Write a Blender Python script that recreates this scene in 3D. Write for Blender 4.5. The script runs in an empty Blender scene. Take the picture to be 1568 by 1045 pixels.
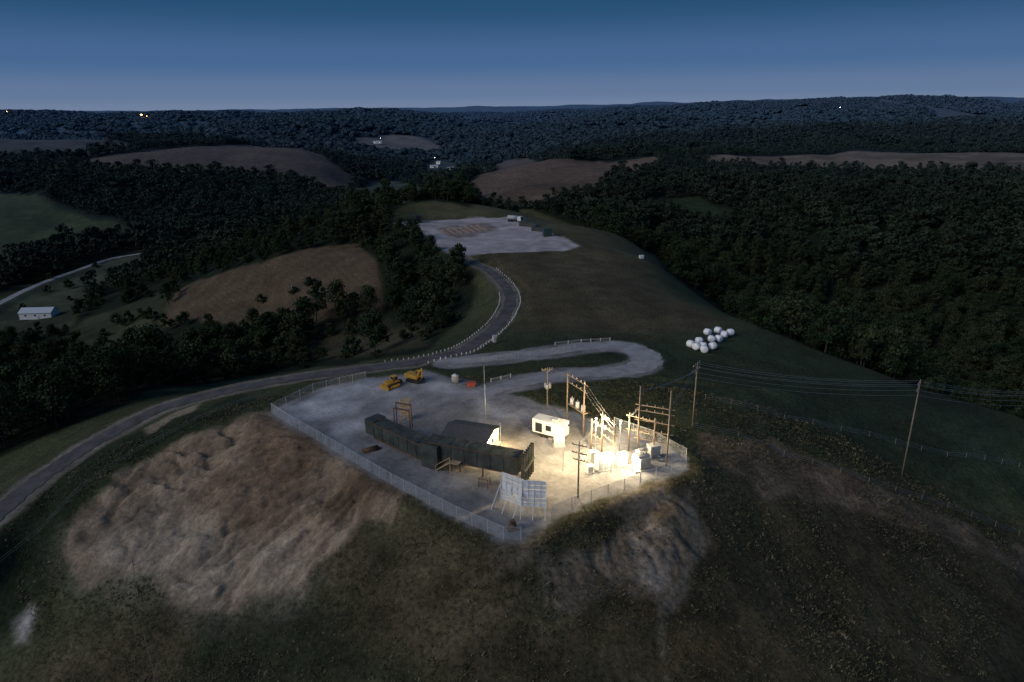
import bpy, bmesh, math, random
import numpy as np
from mathutils import Vector, Matrix
rng=np.random.default_rng(7); random.seed(7)
sc=bpy.context.scene
# ------------------------------------------------------------------ camera
PITCH=math.radians(18.9); ROLL=math.radians(0.62); CP,SP=math.cos(PITCH),math.sin(PITCH); CA,SA=math.cos(ROLL),math.sin(ROLL); HC=60.0
cam=bpy.data.cameras.new("camera"); camo=bpy.data.objects.new("camera",cam); sc.collection.objects.link(camo)
cam.sensor_width=36; cam.lens=24; cam.clip_start=1; cam.clip_end=80000
R=Vector((1,0,0)); U=Vector((0,SP,CP)); F=Vector((0,CP,-SP))
cx=R*CA-U*SA; cy=R*SA+U*CA; cz=-F
camo.matrix_world=Matrix(((cx.x,cy.x,cz.x,0),(cx.y,cy.y,cz.y,0),(cx.z,cy.z,cz.z,HC),(0,0,0,1)))
sc.camera=camo
# survey helper: bearing/depression readings -> ground position at known elevation
def ray(px,py):
    dx=(px-784)/1045.3; dy=(522.5-py)/1045.3
    x=dx*CA+dy*SA; y=-dx*SA+dy*CA
    return x, CP+y*SP, -SP+y*CP
def at(px,py,z=0.0):
    x,y,w=ray(px,py); t=(z-HC)/w
    return (x*t,y*t)
# ------------------------------------------------------------------ noise
def vnoise(x,y,seed=0):
    x=np.asarray(x,float); y=np.asarray(y,float)
    xi=np.floor(x).astype(np.int64); yi=np.floor(y).astype(np.int64)
    fx=x-xi; fy=y-yi
    u=fx*fx*fx*(fx*(fx*6-15)+10); v=fy*fy*fy*(fy*(fy*6-15)+10)
    def h(a,b):
        n=(a*374761393+b*668265263+seed*144269504)&0xffffffff
        n=((n^(n>>13))*1274126177)&0xffffffff
        return ((n^(n>>16))&0xffff)/65535.0
    return (h(xi,yi)*(1-u)+h(xi+1,yi)*u)*(1-v)+(h(xi,yi+1)*(1-u)+h(xi+1,yi+1)*u)*v
def fbm(x,y,o=4,seed=0):
    s=0;a=0.5;t=0
    for i in range(o):
        s=s+a*vnoise(x*2**i+17.3*i,y*2**i-9.1*i,seed+i); t+=a; a*=0.5
    return s/t
def sstep(a,b,x):
    t=np.clip((x-a)/(b-a),0,1); return t*t*(3-2*t)
# ------------------------------------------------------------------ terrain control
C=[]
def cp(*l):
    for (a,b,z) in l:
        X,Y=at(a,b,z); C.append((X,Y,z))
ROAD=[(700,392,0),(722,402,0),(748,414,0),(770,434,-.5),(781,455,-1),(777,475,-1.5),(762,497,-2),(736,520,-2),(700,540,-2),(640,555,-2),(560,565,-2.2),(470,577,-2.6),(400,588,-3.2),(330,603,-4),(250,625,-5),(200,648,-6),(150,675,-7),(100,706,-8),(50,742,-9),(0,784,-10),(-60,840,-11)]
LOOP=[(690,556,-1.2),(760,549,-.8),(830,541,-.6),(895,532,-.5),(945,530,-.6),(980,540,-.8),(990,553,-.8),(975,564,-.8),(935,570,-.6),(870,574,-.4),(805,585,-.2),(770,594,-.1),(740,603,0)]
VROAD=[(-60,500,-61),(0,465,-60),(60,436,-60),(120,414,-60),(170,397,-60),(240,386,-58),(300,380,-55)]
PAD=[(415,632),(445,651),(500,684),(600,745),(700,797),(770,830),(800,831),(850,797),(905,772),(980,745),(1052,718),(1052,703),(1030,690),(1000,672),(940,652),(900,640),(850,622),(800,611),(760,598),(720,585),(650,568),(560,580),(480,600)]
UPAD=[(604,341),(700,336),(782,333),(830,352),(885,377),(860,384),(690,391),(655,368)]
cp(*[(a,b,z) for a,b,z in ROAD]); cp(*[(a,b,z) for a,b,z in LOOP]); cp(*VROAD)
cp(*[(a,b,0) for a,b in PAD]); cp(*[(a,b,1) for a,b in UPAD])
cp((560,650,0),(700,650,0),(800,700,0),(900,700,0),(740,365,1))
cp((110,860,-14),(280,930,-15),(200,800,-9),(460,915,-11),(350,760,-5.5),(500,780,-5.5),(600,850,-6),(0,1045,-22),(400,1045,-17),(785,1045,-9),(785,930,-4.5),(1000,1045,-10),(1200,1045,-13),(1568,1045,-24),
   (1568,850,-24),(1300,720,-8),(1568,760,-21),(1568,660,-20),(1568,640,-20),(1170,502,-5),(1350,572,-13),(1250,620,-7),(1100,560,-3),(1100,660,-2),(1070,700,-2),(1200,850,-10),(1350,900,-15),(1000,860,-5),(1450,680,-14),(60,820,-12),(0,900,-17),(150,960,-18))
cp((1200,490,-66),(1200,400,-45),(1300,330,-25),(1300,260,-5),(1300,240,0),(1500,250,0),(1560,236,3),(1100,238,0),(1568,600,-70),(1500,500,-60),(1450,400,-45),(1560,330,-20),(1080,400,-45),(1060,320,-25),(1150,280,-10),(1350,500,-68),
   (850,244,0),(850,270,-10),(850,290,-15),(730,290,-22),(720,303,-26),(1000,245,2),(950,262,-8),(960,300,-18),(690,315,6),(650,306,7),(760,322,3),(620,330,2),
   (640,275,-60),(560,290,-50),(600,250,-40),(300,235,0),(450,225,4),(500,262,-28),(530,285,-50),(100,240,-4),(0,225,-5),(250,300,-30),(100,280,-16),(350,350,-45),(430,300,-38),
   (500,345,-13),(560,330,-8),(600,322,-3),(100,330,-44),(0,300,-30),(0,380,-58),(200,370,-60),(0,560,-48),(150,560,-36),(0,650,-26),(250,450,-40),(350,420,-22),(500,387,-9),(430,400,-13),(560,374,-6),(575,440,-14),(450,440,-20),(400,480,-34),(250,500,-44),
   (620,440,-14),(600,500,-24),(660,480,-12),(700,500,-7),(650,535,-6),(400,555,-34),(500,550,-27),(300,560,-38),(240,590,-16),(560,548,-16),(850,450,0),(850,400,0.5),(1000,450,-3),(950,500,-1),(1080,470,-6),(1000,402,-6),(950,362,-5),(900,350,-1),(840,555,-.6),(120,500,-56),(60,480,-60))
C+= [(100,310,-36),(130,250,-42),(115,380,-44),(100,470,-38),(150,200,-45),(170,150,-48),(60,470,-25),(40,560,-30),(-60,560,-32),(-10,620,-30),(-120,560,-40),
     (0,30,-16),(-100,30,-34),(100,30,-34),(0,-60,-34),(-200,60,-45),(200,60,-60),(-220,150,-50),(-60,480,-12),(0,480,-12),(-90,190,-20),(-60,185,-16)]
C=np.array(C)
def lp(x,y): return np.arctan2(x,y), 0.5*np.log(x*x+y*y+25)
cu,cv=lp(C[:,0],C[:,1]); cc=0.02
D=np.sqrt((cu[:,None]-cu)**2+(cv[:,None]-cv)**2+cc*cc)
n=len(C); A=np.zeros((n+1,n+1)); A[:n,:n]=D-np.eye(n)*0.004; A[n,:n]=1; A[:n,n]=1
W=np.linalg.solve(A,np.append(C[:,2],0))
def base(x,y):
    x=np.asarray(x,float).ravel(); y=np.asarray(y,float).ravel(); out=np.empty(len(x))
    for i in range(0,len(x),40000):
        X=x[i:i+40000];Y=y[i:i+40000];u,v=lp(X,Y)
        s=np.full(len(X),W[n])
        d=np.sqrt((u[:,None]-cu)**2+(v[:,None]-cv)**2+cc*cc)
        out[i:i+40000]=s+d@W[:n]
    r=np.hypot(x,y)
    wx=x+420*(fbm(x/1300,y/1300,3,15)-.5); wy=y+420*(fbm(x/1300+40,y/1300,3,16)-.5)
    nn=fbm(wx/1900+3.1,wy/1200+8.2,3,5); v=np.abs(2*nn-1)
    top=56*(fbm(x/2400,y/1100,2,19)-.5)*2
    far=-95+(112+top)*(1-np.exp(-v*5.0))+24*(fbm(x/320,y/320,3,9)-.5)
    far+=np.clip((r-1400)*.009,0,42)+np.clip(x*.012,-10,24)*sstep(1200,3000,r)+75*(fbm(x/3600,y/3600,3,21)-.40)*sstep(4000,8000,r)
    wv=210+.06*r; far-=62*np.exp(-((x+.03*y+120*np.sin(y/900))/wv)**2)*(1-sstep(5000,9000,r))
    out=np.clip(out,-78,12)
    k=sstep(1050,1700,r); out=out*(1-k)+far*k
    amp=sstep(280,700,r)*(1-k)*15
    out+=amp*(fbm(x/130,y/130,3,3)-.5)
    return out
def catmull(P,m=10):
    P=[np.array(p,float) for p in P]; P=[2*P[0]-P[1]]+P+[2*P[-1]-P[-2]]; o=[]
    for i in range(1,len(P)-2):
        for k in range(m):
            t=k/m; a,b,c,d=P[i-1:i+3]
            o.append(.5*((2*b)+(c-a)*t+(2*a-5*b+4*c-d)*t*t+(3*b-a-3*c+d)*t**3))
    o.append(P[-2]); return np.array(o)
def wl(L): return [(*at(a,b,z),z) for a,b,z in L]
roadW=catmull(wl(ROAD),8); loopW=catmull(wl(LOOP),8); vroadW=catmull(wl(VROAD),5)
padW=np.array([at(a,b,0) for a,b in PAD]); upadW=np.array([at(a,b,1) for a,b in UPAD])
def linedist(x,y,P):
    best=np.full(x.shape,1e9); zz=np.zeros(x.shape)
    for a,b in zip(P[:-1],P[1:]):
        dx,dy=b[0]-a[0],b[1]-a[1]; L=dx*dx+dy*dy+1e-9
        t=np.clip(((x-a[0])*dx+(y-a[1])*dy)/L,0,1)
        d=np.hypot(x-a[0]-t*dx,y-a[1]-t*dy); m=d<best
        best=np.where(m,d,best)
        if len(a)>2: zz=np.where(m,a[2]+t*(b[2]-a[2]),zz)
    return best,zz
def polysd(x,y,P):
    best=np.full(x.shape,1e9); ins=np.zeros(x.shape,bool); N=len(P)
    for i in range(N):
        a=P[i];b=P[(i+1)%N]; dx,dy=b[0]-a[0],b[1]-a[1]; L=dx*dx+dy*dy+1e-9
        t=np.clip(((x-a[0])*dx+(y-a[1])*dy)/L,0,1)
        best=np.minimum(best,np.hypot(x-a[0]-t*dx,y-a[1]-t*dy))
        c=((a[1]>y)!=(b[1]>y)); xs=dx*(y-a[1])/(dy if abs(dy)>1e-9 else 1e-9)+a[0]
        ins^=(c&(x<xs))
    return np.where(ins,-best,best)
def sub(x,y,P,m):
    P=np.asarray(P); return np.where((x>P[:,0].min()-m)&(x<P[:,0].max()+m)&(y>P[:,1].min()-m)&(y<P[:,1].max()+m))[0]
RR=np.exp(np.linspace(math.log(45),math.log(9000),1400))
def hit(px,py):
    dx,dy,dz=ray(px,py); t=RR
    z=base(dx*t,dy*t); below=(HC+dz*t)<z
    k=len(t)-1 if not below.any() else int(np.argmax(below))
    return (dx*t[k],dy*t[k])
def hits(L): return np.array([hit(a,b) for a,b in L])
CUT=hits([(430,628),(400,634),(300,662),(180,722),(112,800),(88,862),(125,908),(175,885),(235,878),(262,925),(300,938),(350,945),(400,922),(462,922),(478,885),(520,845),(560,800),(600,800),(612,765),(640,758),(600,722),(540,690),(480,655)])
ERO=hits([(845,870),(900,850),(940,805),(1000,765),(1060,745),(1090,830),(1060,880),(1030,905),(940,875),(860,905)])
def polar(x,y): return np.arctan2(y-120,x+8),np.hypot(x+8,y-120)
def gully(x,y):
    a,q=polar(x,y); a=a+.16*(fbm(x/7,y/7,3,33)-.5)
    g=1-np.abs(2*fbm(a*6,q/20,3,30)-1)*2.2; g2=1-np.abs(2*fbm(a*21,q/12,3,36)-1)*2.0
    return np.clip(g,0,1),np.clip(g2,0,1)
def H(x,y):
    x=np.atleast_1d(np.asarray(x,float)).ravel(); y=np.atleast_1d(np.asarray(y,float)).ravel()
    z=base(x,y)
    i=sub(x,y,[(-110,50),(110,150)],0)
    if len(i):
        X,Y=x[i],y[i]; w_=sstep(190,150,np.hypot(X,Y)); z[i]+=(fbm(X/6,Y/6,4,31)-.5)*1.0*w_+(fbm(X/22,Y/22,2,39)-.5)*2.6*w_
    for P,am in ((CUT,1.0),(ERO,.7)):
        i=sub(x,y,P,8)
        if len(i):
            k=1-sstep(-5,3,polysd(x[i],y[i],P)); g,g2=gully(x[i],y[i]); z[i]-=k*am*(1.2*g**3+.7*g2**2-.5)
            z[i]+=k*am*(1.3*(fbm(x[i]/3.2,y[i]/3.2,4,37)-.5)+2.2*np.abs(fbm(x[i]/11,y[i]/11,3,47)-.5))
    for P,w in ((roadW,3.3),(loopW,3.6),(vroadW,4)):
        i=sub(x,y,P,14)
        if len(i):
            d,zz=linedist(x[i],y[i],P); k=1-sstep(w,w+5,d); z[i]=z[i]*(1-k)+zz*k
    for P,h in ((padW,0.0),(upadW,1.0)):
        i=sub(x,y,P,12)
        if len(i):
            d=polysd(x[i],y[i],P); k=1-sstep(.8,4.5,d); z[i]=z[i]*(1-k)+h*k
            z[i]+=k*.05*(fbm(x[i]/3,y[i]/3,2,38)-.5)
    return z
def h1(x,y): return float(H([x],[y])[0])
# ------------------------------------------------------------------ ground-cover regions (world polygons)
OPEN=np.array(list(hits([(-160,760),(-60,730),(0,700),(100,658),(200,618),(240,598),(380,576),(480,563),(560,555),(640,543),(690,505),(722,470),(730,440),(712,402),(690,396),(650,375),(600,345),(596,325),(650,307),(720,318),(800,322),(880,343),(925,362),(1005,387),(1015,412),(1090,467),(1165,502),(1350,573),(1560,642)]))+[(190,150),(240,20),(-240,20)])
F_BROWN=hits([(235,500),(285,436),(400,407),(548,374),(580,400),(588,440),(590,482),(480,490),(350,500)])
F_LOW=hits([(480,510),(590,488),(640,505),(650,530),(600,540),(520,548),(470,540)])
F_LEFT=hits([(40,540),(130,490),(262,440),(245,500),(235,540),(120,550)])
F_GREEN=hits([(-60,290),(0,298),(100,328),(205,350),(195,366),(100,376),(0,408),(-60,408)])
F_VAL=hits([(-60,470),(60,432),(240,380),(210,414),(150,440),(130,470),(110,500),(40,525),(-60,530)])
F_FAR=hits([(90,250),(200,235),(330,224),(460,224),(500,245),(542,275),(538,297),(480,286),(440,276),(330,262),(250,268),(150,265)])
F_FAR2=hits([(-60,215),(40,213),(200,222),(200,230),(90,244),(-60,240)])
F_TAN=hits([(540,209),(600,206),(645,211),(690,226),(660,234),(600,234),(545,226)])
F_CEN=hits([(705,304),(728,272),(760,249),(800,243),(880,246),(1005,241),(1010,256),(960,270),(915,278),(925,294),(850,302),(820,314),(760,316)])
F_VC=hits([(530,300),(560,285),(610,276),(645,290),(630,312),(580,316),(540,308)])
F_H=hits([(645,262),(660,246),(700,250),(710,268),(680,276)])
F_STR=hits([(1085,238),(1300,232),(1560,235),(1640,238),(1640,266),(1500,264),(1380,260),(1300,258),(1180,254),(1090,250)])
F_RG=hits([(1000,310),(1060,302),(1135,325),(1060,345)])
FIELDS=[(F_BROWN,(.090,.066,.043),.45),(F_LOW,(.060,.055,.034),0),(F_LEFT,(.046,.054,.029),0),(F_GREEN,(.046,.062,.026),0),(F_VAL,(.052,.062,.040),0),(F_FAR,(.110,.080,.058),.6),(F_FAR2,(.07,.065,.05),0),
        (F_TAN,(.18,.14,.10),0),(F_CEN,(.125,.088,.065),.6),(F_VC,(.055,.068,.045),0),(F_H,(.055,.065,.05),0),(F_STR,(.17,.13,.095),0),(F_RG,(.028,.042,.022),0)]
def farfield(x,y):
    r=np.hypot(x,y); return (vnoise(x/260,y/620,77)>.78)&(r>1500)
def openmask(x,y):
    r=np.hypot(x,y); w=r*.012
    X=x+w*(fbm(x/(w*3+3),y/(w*3+3),2,40)-.5)*2; Y=y+w*(fbm(x/(w*3+3)+50,y/(w*3+3),2,41)-.5)*2
    m=polysd(x,y,OPEN)<3
    for P,c,k in FIELDS:
        i=sub(x,y,P,30)
        if len(i): m[i]|=polysd(X[i],Y[i],P)<0
    i=sub(x,y,vroadW,14)
    if len(i): m[i]|=linedist(x[i],y[i],vroadW)[0]<11
    return m|farfield(x,y)
# ------------------------------------------------------------------ terrain mesh
th=np.linspace(-1.05,1.05,620)
rr=np.concatenate([np.geomspace(12,60,40,endpoint=False),np.geomspace(60,400,560,endpoint=False),np.geomspace(400,3000,320,endpoint=False),np.geomspace(3000,32000,150)])
TH,RG=np.meshgrid(th,rr); x=(RG*np.sin(TH)).ravel(); y=(RG*np.cos(TH)).ravel(); z=H(x,y); r=np.hypot(x,y)
def col(c): return np.tile(np.array(c,float),(len(x),1))
n1=fbm(x/28,y/28,4,50); n2=fbm(x/5,y/5,3,51); n3=fbm(x/90,y/90,3,52)
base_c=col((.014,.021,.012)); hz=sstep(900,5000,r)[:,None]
base_c=base_c*(1-hz)+np.array((.030,.042,.045))*hz  # far ground colour shifted paler and bluer as painted haze
mown=np.zeros(len(x)); rough=np.ones(len(x))
def paint(P,c,soft,warp=1.0,amt=1.0,var=None):
    i=sub(x,y,P,20)
    if not len(i): return i,None
    rr_=r[i]; w=np.maximum(1.0,rr_*.01)*warp
    d=polysd(x[i],y[i],P)+(fbm(x[i]/(w*3),y[i]/(w*3),3,60)-.5)*w*3
    k=(1-sstep(-soft,soft,d))*amt
    c=np.array(c,float)[None,:]
    if var is not None: c=c*var[i][:,None]
    base_c[i]=base_c[i]*(1-k[:,None])+c*k[:,None]
    return i,k
vg=.6+.8*n1
paint(OPEN,(.052,.062,.030),2,var=vg)
for P,c,m in FIELDS:
    i,k=paint(P,c,1.5 if m else 4,.8,var=(.45+.7*n1+.4*n3) if m else (.4+1.2*n1))
    if k is not None: mown[i]=np.maximum(mown[i],k*m)
ff=farfield(x,y); base_c[ff]=np.array((.09,.078,.065))
i,k=paint(hits([(725,392),(880,372),(990,405),(1060,470),(1130,505),(1000,520),(800,520),(790,460)]),(.100,.080,.048),10,1.5,.9,var=.45+1.1*n3); mown[i]=np.maximum(mown[i],k*.9)
i,k=paint(hits([(700,520),(1000,515),(1150,510),(1330,575),(1560,650),(1560,760),(1200,690),(1060,640),(1000,600)]),(.036,.049,.029),10,1.5,.8,var=.4+1.2*n1); mown[i]=np.maximum(mown[i],k*.9)
paint(hits([(640,310),(720,318),(800,324),(880,345),(1000,390),(1000,410),(880,372),(780,330),(640,336)]),(.090,.082,.046),5,1,.85,var=.6+.8*n1)
FG=[(-95,70),(-60,60),(0,48),(80,50),(120,75),(110,118),(60,122),(31,108),(0,84),(-25,100),(-40,95),(-70,90)]
paint(FG,(.066,.056,.032),8,2,1,var=.15+.9*n2+.8*n1)
paint([at(*p,-2) for p in [(600,760),(700,810),(790,850),(900,800),(1050,740),(1080,800),(1000,860),(880,920),(740,910),(600,860)]],(.105,.088,.048),5,3,.5,var=.2+1.2*n2+.4*n1)
paint(hits([(300,950),(480,900),(560,980),(680,1060),(300,1060)]),(.020,.031,.016),4,2,.85,var=.6+.8*n2)
paint(hits([(-60,880),(110,700),(230,650),(400,605),(400,625),(180,715),(100,800),(90,900),(-60,1000)]),(.020,.030,.016),3,1,.9,var=.6+.8*n2)
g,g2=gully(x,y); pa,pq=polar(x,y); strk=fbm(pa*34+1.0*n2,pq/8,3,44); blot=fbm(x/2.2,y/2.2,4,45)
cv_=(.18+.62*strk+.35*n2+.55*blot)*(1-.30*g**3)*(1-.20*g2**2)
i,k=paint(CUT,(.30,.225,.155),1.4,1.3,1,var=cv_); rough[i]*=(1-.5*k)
paint(hits([(110,820),(230,760),(470,870),(460,915),(280,930),(130,900)]),(.34,.285,.225),6,2,.6,var=cv_)
paint(hits([(400,640),(470,660),(520,700),(460,750),(420,770),(360,690)]),(.13,.082,.05),2.5,3,.7,var=cv_*1.1)
paint(hits([(480,785),(560,715),(630,760),(560,800),(500,820)]),(.11,.074,.044),2,3,.75,var=cv_*1.1)
paint(hits([(300,665),(400,640),(420,660),(330,700),(250,730)]),(.2,.14,.095),2,3,.5,var=cv_)
paint(hits([(330,720),(420,760),(440,800),(380,800),(300,760)]),(.19,.125,.08),2,4,.55,var=cv_)
for P,c,a in ((ERO,(.19,.15,.11),.75),(hits([(780,850),(860,815),(980,780),(1040,750),(1060,735),(900,780),(820,830)]),(.2,.16,.12),.6),
            (hits([(960,815),(1010,805),(1050,850),(1000,870)]),(.32,.27,.23),.5),
            (hits([(1055,655),(1110,668),(1200,700),(1450,790),(1560,840),(1560,875),(1400,815),(1200,745),(1070,720)]),(.18,.13,.09),.8),
            (hits([(12,950),(45,920),(65,930),(45,990),(18,990)]),(.40,.37,.35),.9),(hits([(95,900),(200,872),(205,880),(100,915)]),(.28,.2,.14),.7)):
    i,k=paint(P,c,1.2,3.4,a,var=.1+.7*n2+1.0*blot)
    if k is not None: rough[i]*=(1-.4*k)
TR=hits([(1060,790),(1068,840),(1045,890),(1015,930),(1010,980),(1020,1045)])
i=sub(x,y,TR,5); d,_=linedist(x[i],y[i],TR); k=(1-sstep(.1,1.2,d+(n2[i]-.5)*2.2))[:,None]*.45; base_c[i]=base_c[i]*(1-k)+np.array((.22,.19,.15))*k
for P,w,c,a in ((roadW,3.2,(.20,.175,.15),.85),(loopW,4.0,(.27,.26,.26),.95),(vroadW,2.4,(.2,.19,.19),1)):
    i=sub(x,y,P,12); d,_=linedist(x[i],y[i],P); k=(1-sstep(w-.4,w+1.2,d+(n2[i]-.5)*2.8))[:,None]*a
    base_c[i]=base_c[i]*(1-k)+np.array(c)*k*(.4+1.2*n2[i])[:,None]; rough[i]*=(1-k[:,0])
paint([at(*p) for p in [(225,622),(262,602),(300,598),(290,612),(235,632)]],(.30,.24,.18),1.5,1,.8)
# worked gravel pad: wheel arcs, lime patches, darker areas
tw=fbm(x/16,y/16,2,80); trk=np.sin((x*.55+y*.83+9*tw)*2.1)*.5+.5; trk2=np.sin((x*.9-y*.3+12*tw)*1.7)*.5+.5
pv=.52+.65*n1+.40*(fbm(x/1.6,y/1.6,3,81)-.5)+.12*(trk-.5)*sstep(.4,.6,tw)+.12*(trk2-.5)*sstep(.6,.4,tw)
i,k=paint(padW,(.28,.278,.285),1.0,.8,1,var=pv); rough[i]*=(1-k)
for P,c in (([(430,625),(500,598),(600,578),(620,600),(540,632),(460,648)],(.46,.46,.48)),([(520,650),(560,640),(575,665),(530,670)],(.5,.49,.49)),([(775,632),(800,625),(815,640),(790,655),(770,650)],(.52,.49,.45)),([(640,575),(700,590),(740,600),(690,612),(640,600)],(.38,.38,.39)),([(730,610),(800,640),(760,655),(720,640)],(.40,.39,.39))):
    paint([at(*p) for p in P],c,2.5,2.2,.75,var=.3+.8*n2+.6*blot)
for P in ([(640,620),(700,615),(730,640),(690,665),(640,650)],[(850,740),(900,720),(960,740),(880,770)],[(560,690),(640,730),(720,775),(760,810),(720,790),(600,720)]):
    paint([at(*p) for p in P],(.17,.165,.16),3,2,.5,var=.6+.8*n2)
i,k=paint(upadW,(.40,.36,.37),1.5,.7,1,var=.45+.6*n1+.5*n2); rough[i]*=(1-k)
for P in ([(672,350),(700,344),(735,360),(700,366)],[(712,345),(748,341),(768,352),(738,358)]):
    paint([at(a,b,1) for a,b in P],(.22,.165,.14),1.2,.6,.7,var=.5+1.0*n2)
base_c=np.clip(base_c,.004,.8)
def grid_mesh(name,co,nr,nc):
    me=bpy.data.meshes.new(name); N=nr*nc
    idx=np.arange(N).reshape(nr,nc)
    q=np.stack([idx[:-1,:-1],idx[:-1,1:],idx[1:,1:],idx[1:,:-1]],-1).reshape(-1,4)
    me.vertices.add(N); me.vertices.foreach_set("co",co.ravel())
    me.loops.add(q.size); me.loops.foreach_set("vertex_index",q.ravel().astype(np.int32))
    me.polygons.add(len(q)); me.polygons.foreach_set("loop_start",np.arange(0,q.size,4,dtype=np.int32))
    me.update(calc_edges=True); me.validate()
    me.polygons.foreach_set("use_smooth",np.ones(len(me.polygons),bool))
    return me
me=grid_mesh("terrain",np.stack([x,y,z],1),len(rr),len(th))
ca=me.color_attributes.new("cover","FLOAT_COLOR","POINT"); ca.data.foreach_set("color",np.concatenate([base_c,np.ones((len(x),1))],1).ravel())
cb=me.color_attributes.new("mask","FLOAT_COLOR","POINT"); cb.data.foreach_set("color",np.stack([mown,rough,0*mown,0*mown+1],1).ravel())
ter=bpy.data.objects.new("terrain",me); sc.collection.objects.link(ter)
# ------------------------------------------------------------------ materials
def newmat(name):
    m=bpy.data.materials.new(name); m.use_nodes=True; nt=m.node_tree; b=nt.nodes["Principled BSDF"]; return m,nt,b
def mathn(nt,op,a,b=None):
    nd=nt.nodes.new("ShaderNodeMath"); nd.operation=op
    for i,v in enumerate((a,b)):
        if v is None: continue
        if isinstance(v,(int,float)): nd.inputs[i].default_value=v
        else: nt.links.new(v,nd.inputs[i])
    return nd.outputs[0]
def vscale(nt,c,f):
    nd=nt.nodes.new("ShaderNodeVectorMath"); nd.operation='SCALE'; nt.links.new(c,nd.inputs[0]); nt.links.new(f,nd.inputs['Scale']); return nd.outputs[0]
def noise(nt,vec,s,d=4,ro=.6):
    nd=nt.nodes.new("ShaderNodeTexNoise"); nd.inputs['Scale'].default_value=s; nd.inputs['Detail'].default_value=d; nd.inputs['Roughness'].default_value=ro; nt.links.new(vec,nd.inputs['Vector']); return nd.outputs['Fac']
def maprange(nt,v,a,b,c,d):
    nd=nt.nodes.new("ShaderNodeMapRange"); nt.links.new(v,nd.inputs[0])
    for i,q in enumerate((a,b,c,d)): nd.inputs[i+1].default_value=q
    return nd.outputs[0]
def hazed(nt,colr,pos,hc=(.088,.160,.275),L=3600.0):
    # aerial haze painted into base colour: paler and bluer with distance from the site
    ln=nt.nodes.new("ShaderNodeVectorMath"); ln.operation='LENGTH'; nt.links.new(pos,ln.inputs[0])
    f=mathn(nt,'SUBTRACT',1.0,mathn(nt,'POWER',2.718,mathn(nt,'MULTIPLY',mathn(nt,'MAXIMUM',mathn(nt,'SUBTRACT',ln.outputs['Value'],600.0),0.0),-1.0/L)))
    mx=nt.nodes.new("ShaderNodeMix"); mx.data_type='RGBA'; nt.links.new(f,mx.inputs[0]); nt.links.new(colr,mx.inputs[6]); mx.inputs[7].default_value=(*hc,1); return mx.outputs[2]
m,nt,b=newmat("ground_cover")
geo=nt.nodes.new("ShaderNodeNewGeometry"); pos=geo.outputs['Position']
a1=nt.nodes.new("ShaderNodeAttribute"); a1.attribute_name="cover"; a2=nt.nodes.new("ShaderNodeAttribute"); a2.attribute_name="mask"
sep=nt.nodes.new("ShaderNodeSeparateColor"); nt.links.new(a2.outputs['Color'],sep.inputs[0])
nz=maprange(nt,noise(nt,pos,1.3,7,.7),.3,.7,-.6,.6); amp=maprange(nt,sep.outputs[1],0,1,.42,1.0)
fa=mathn(nt,'ADD',1.0,mathn(nt,'MULTIPLY',nz,amp)); fb=maprange(nt,noise(nt,pos,.12,4),.3,.7,.75,1.25)
sx=nt.nodes.new("ShaderNodeSeparateXYZ"); nt.links.new(pos,sx.inputs[0])
ph=mathn(nt,'ADD',mathn(nt,'ADD',mathn(nt,'MULTIPLY',sx.outputs[2],3.6),mathn(nt,'MULTIPLY',sx.outputs[0],.55)),mathn(nt,'MULTIPLY',noise(nt,pos,.018,3),26.0))
sn=mathn(nt,'SINE',ph); ln=mathn(nt,'ADD',1.0,mathn(nt,'MULTIPLY',mathn(nt,'MULTIPLY',sn,mathn(nt,'MULTIPLY',noise(nt,pos,.05,2),.26)),sep.outputs[0]))
f=mathn(nt,'MULTIPLY',mathn(nt,'MULTIPLY',fa,fb),ln)
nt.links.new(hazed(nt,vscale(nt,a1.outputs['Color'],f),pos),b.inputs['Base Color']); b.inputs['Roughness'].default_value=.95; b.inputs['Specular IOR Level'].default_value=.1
bp=nt.nodes.new("ShaderNodeBump"); bp.inputs['Distance'].default_value=.5; bp.inputs['Strength'].default_value=.7
nt.links.new(mathn(nt,'MULTIPLY',noise(nt,pos,1.0,8,.65),maprange(nt,sep.outputs[1],0,1,.35,1.0)),bp.inputs['Height']); nt.links.new(bp.outputs[0],b.inputs['Normal'])
me.materials.append(m)
def mat(name,c,rough=.7,metal=0,var=.25,scale=2.0,bump=.0,emit=None,es=0):
    m,nt,b=newmat(name); tc=nt.nodes.new("ShaderNodeTexCoord"); v=tc.outputs['Object']
    rgb=nt.nodes.new("ShaderNodeRGB"); rgb.outputs[0].default_value=(*c,1)
    f=maprange(nt,noise(nt,v,scale,5,.65),.3,.7,1-var,1+var)
    nt.links.new(vscale(nt,rgb.outputs[0],f),b.inputs['Base Color']); b.inputs['Roughness'].default_value=rough; b.inputs['Metallic'].default_value=metal
    if bump:
        bp=nt.nodes.new("ShaderNodeBump"); bp.inputs['Strength'].default_value=bump; bp.inputs['Distance'].default_value=.1
        nt.links.new(noise(nt,v,scale*4,5),bp.inputs['Height']); nt.links.new(bp.outputs[0],b.inputs['Normal'])
    if emit: b.inputs['Emission Color'].default_value=(*emit,1); b.inputs['Emission Strength'].default_value=es
    return m
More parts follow.
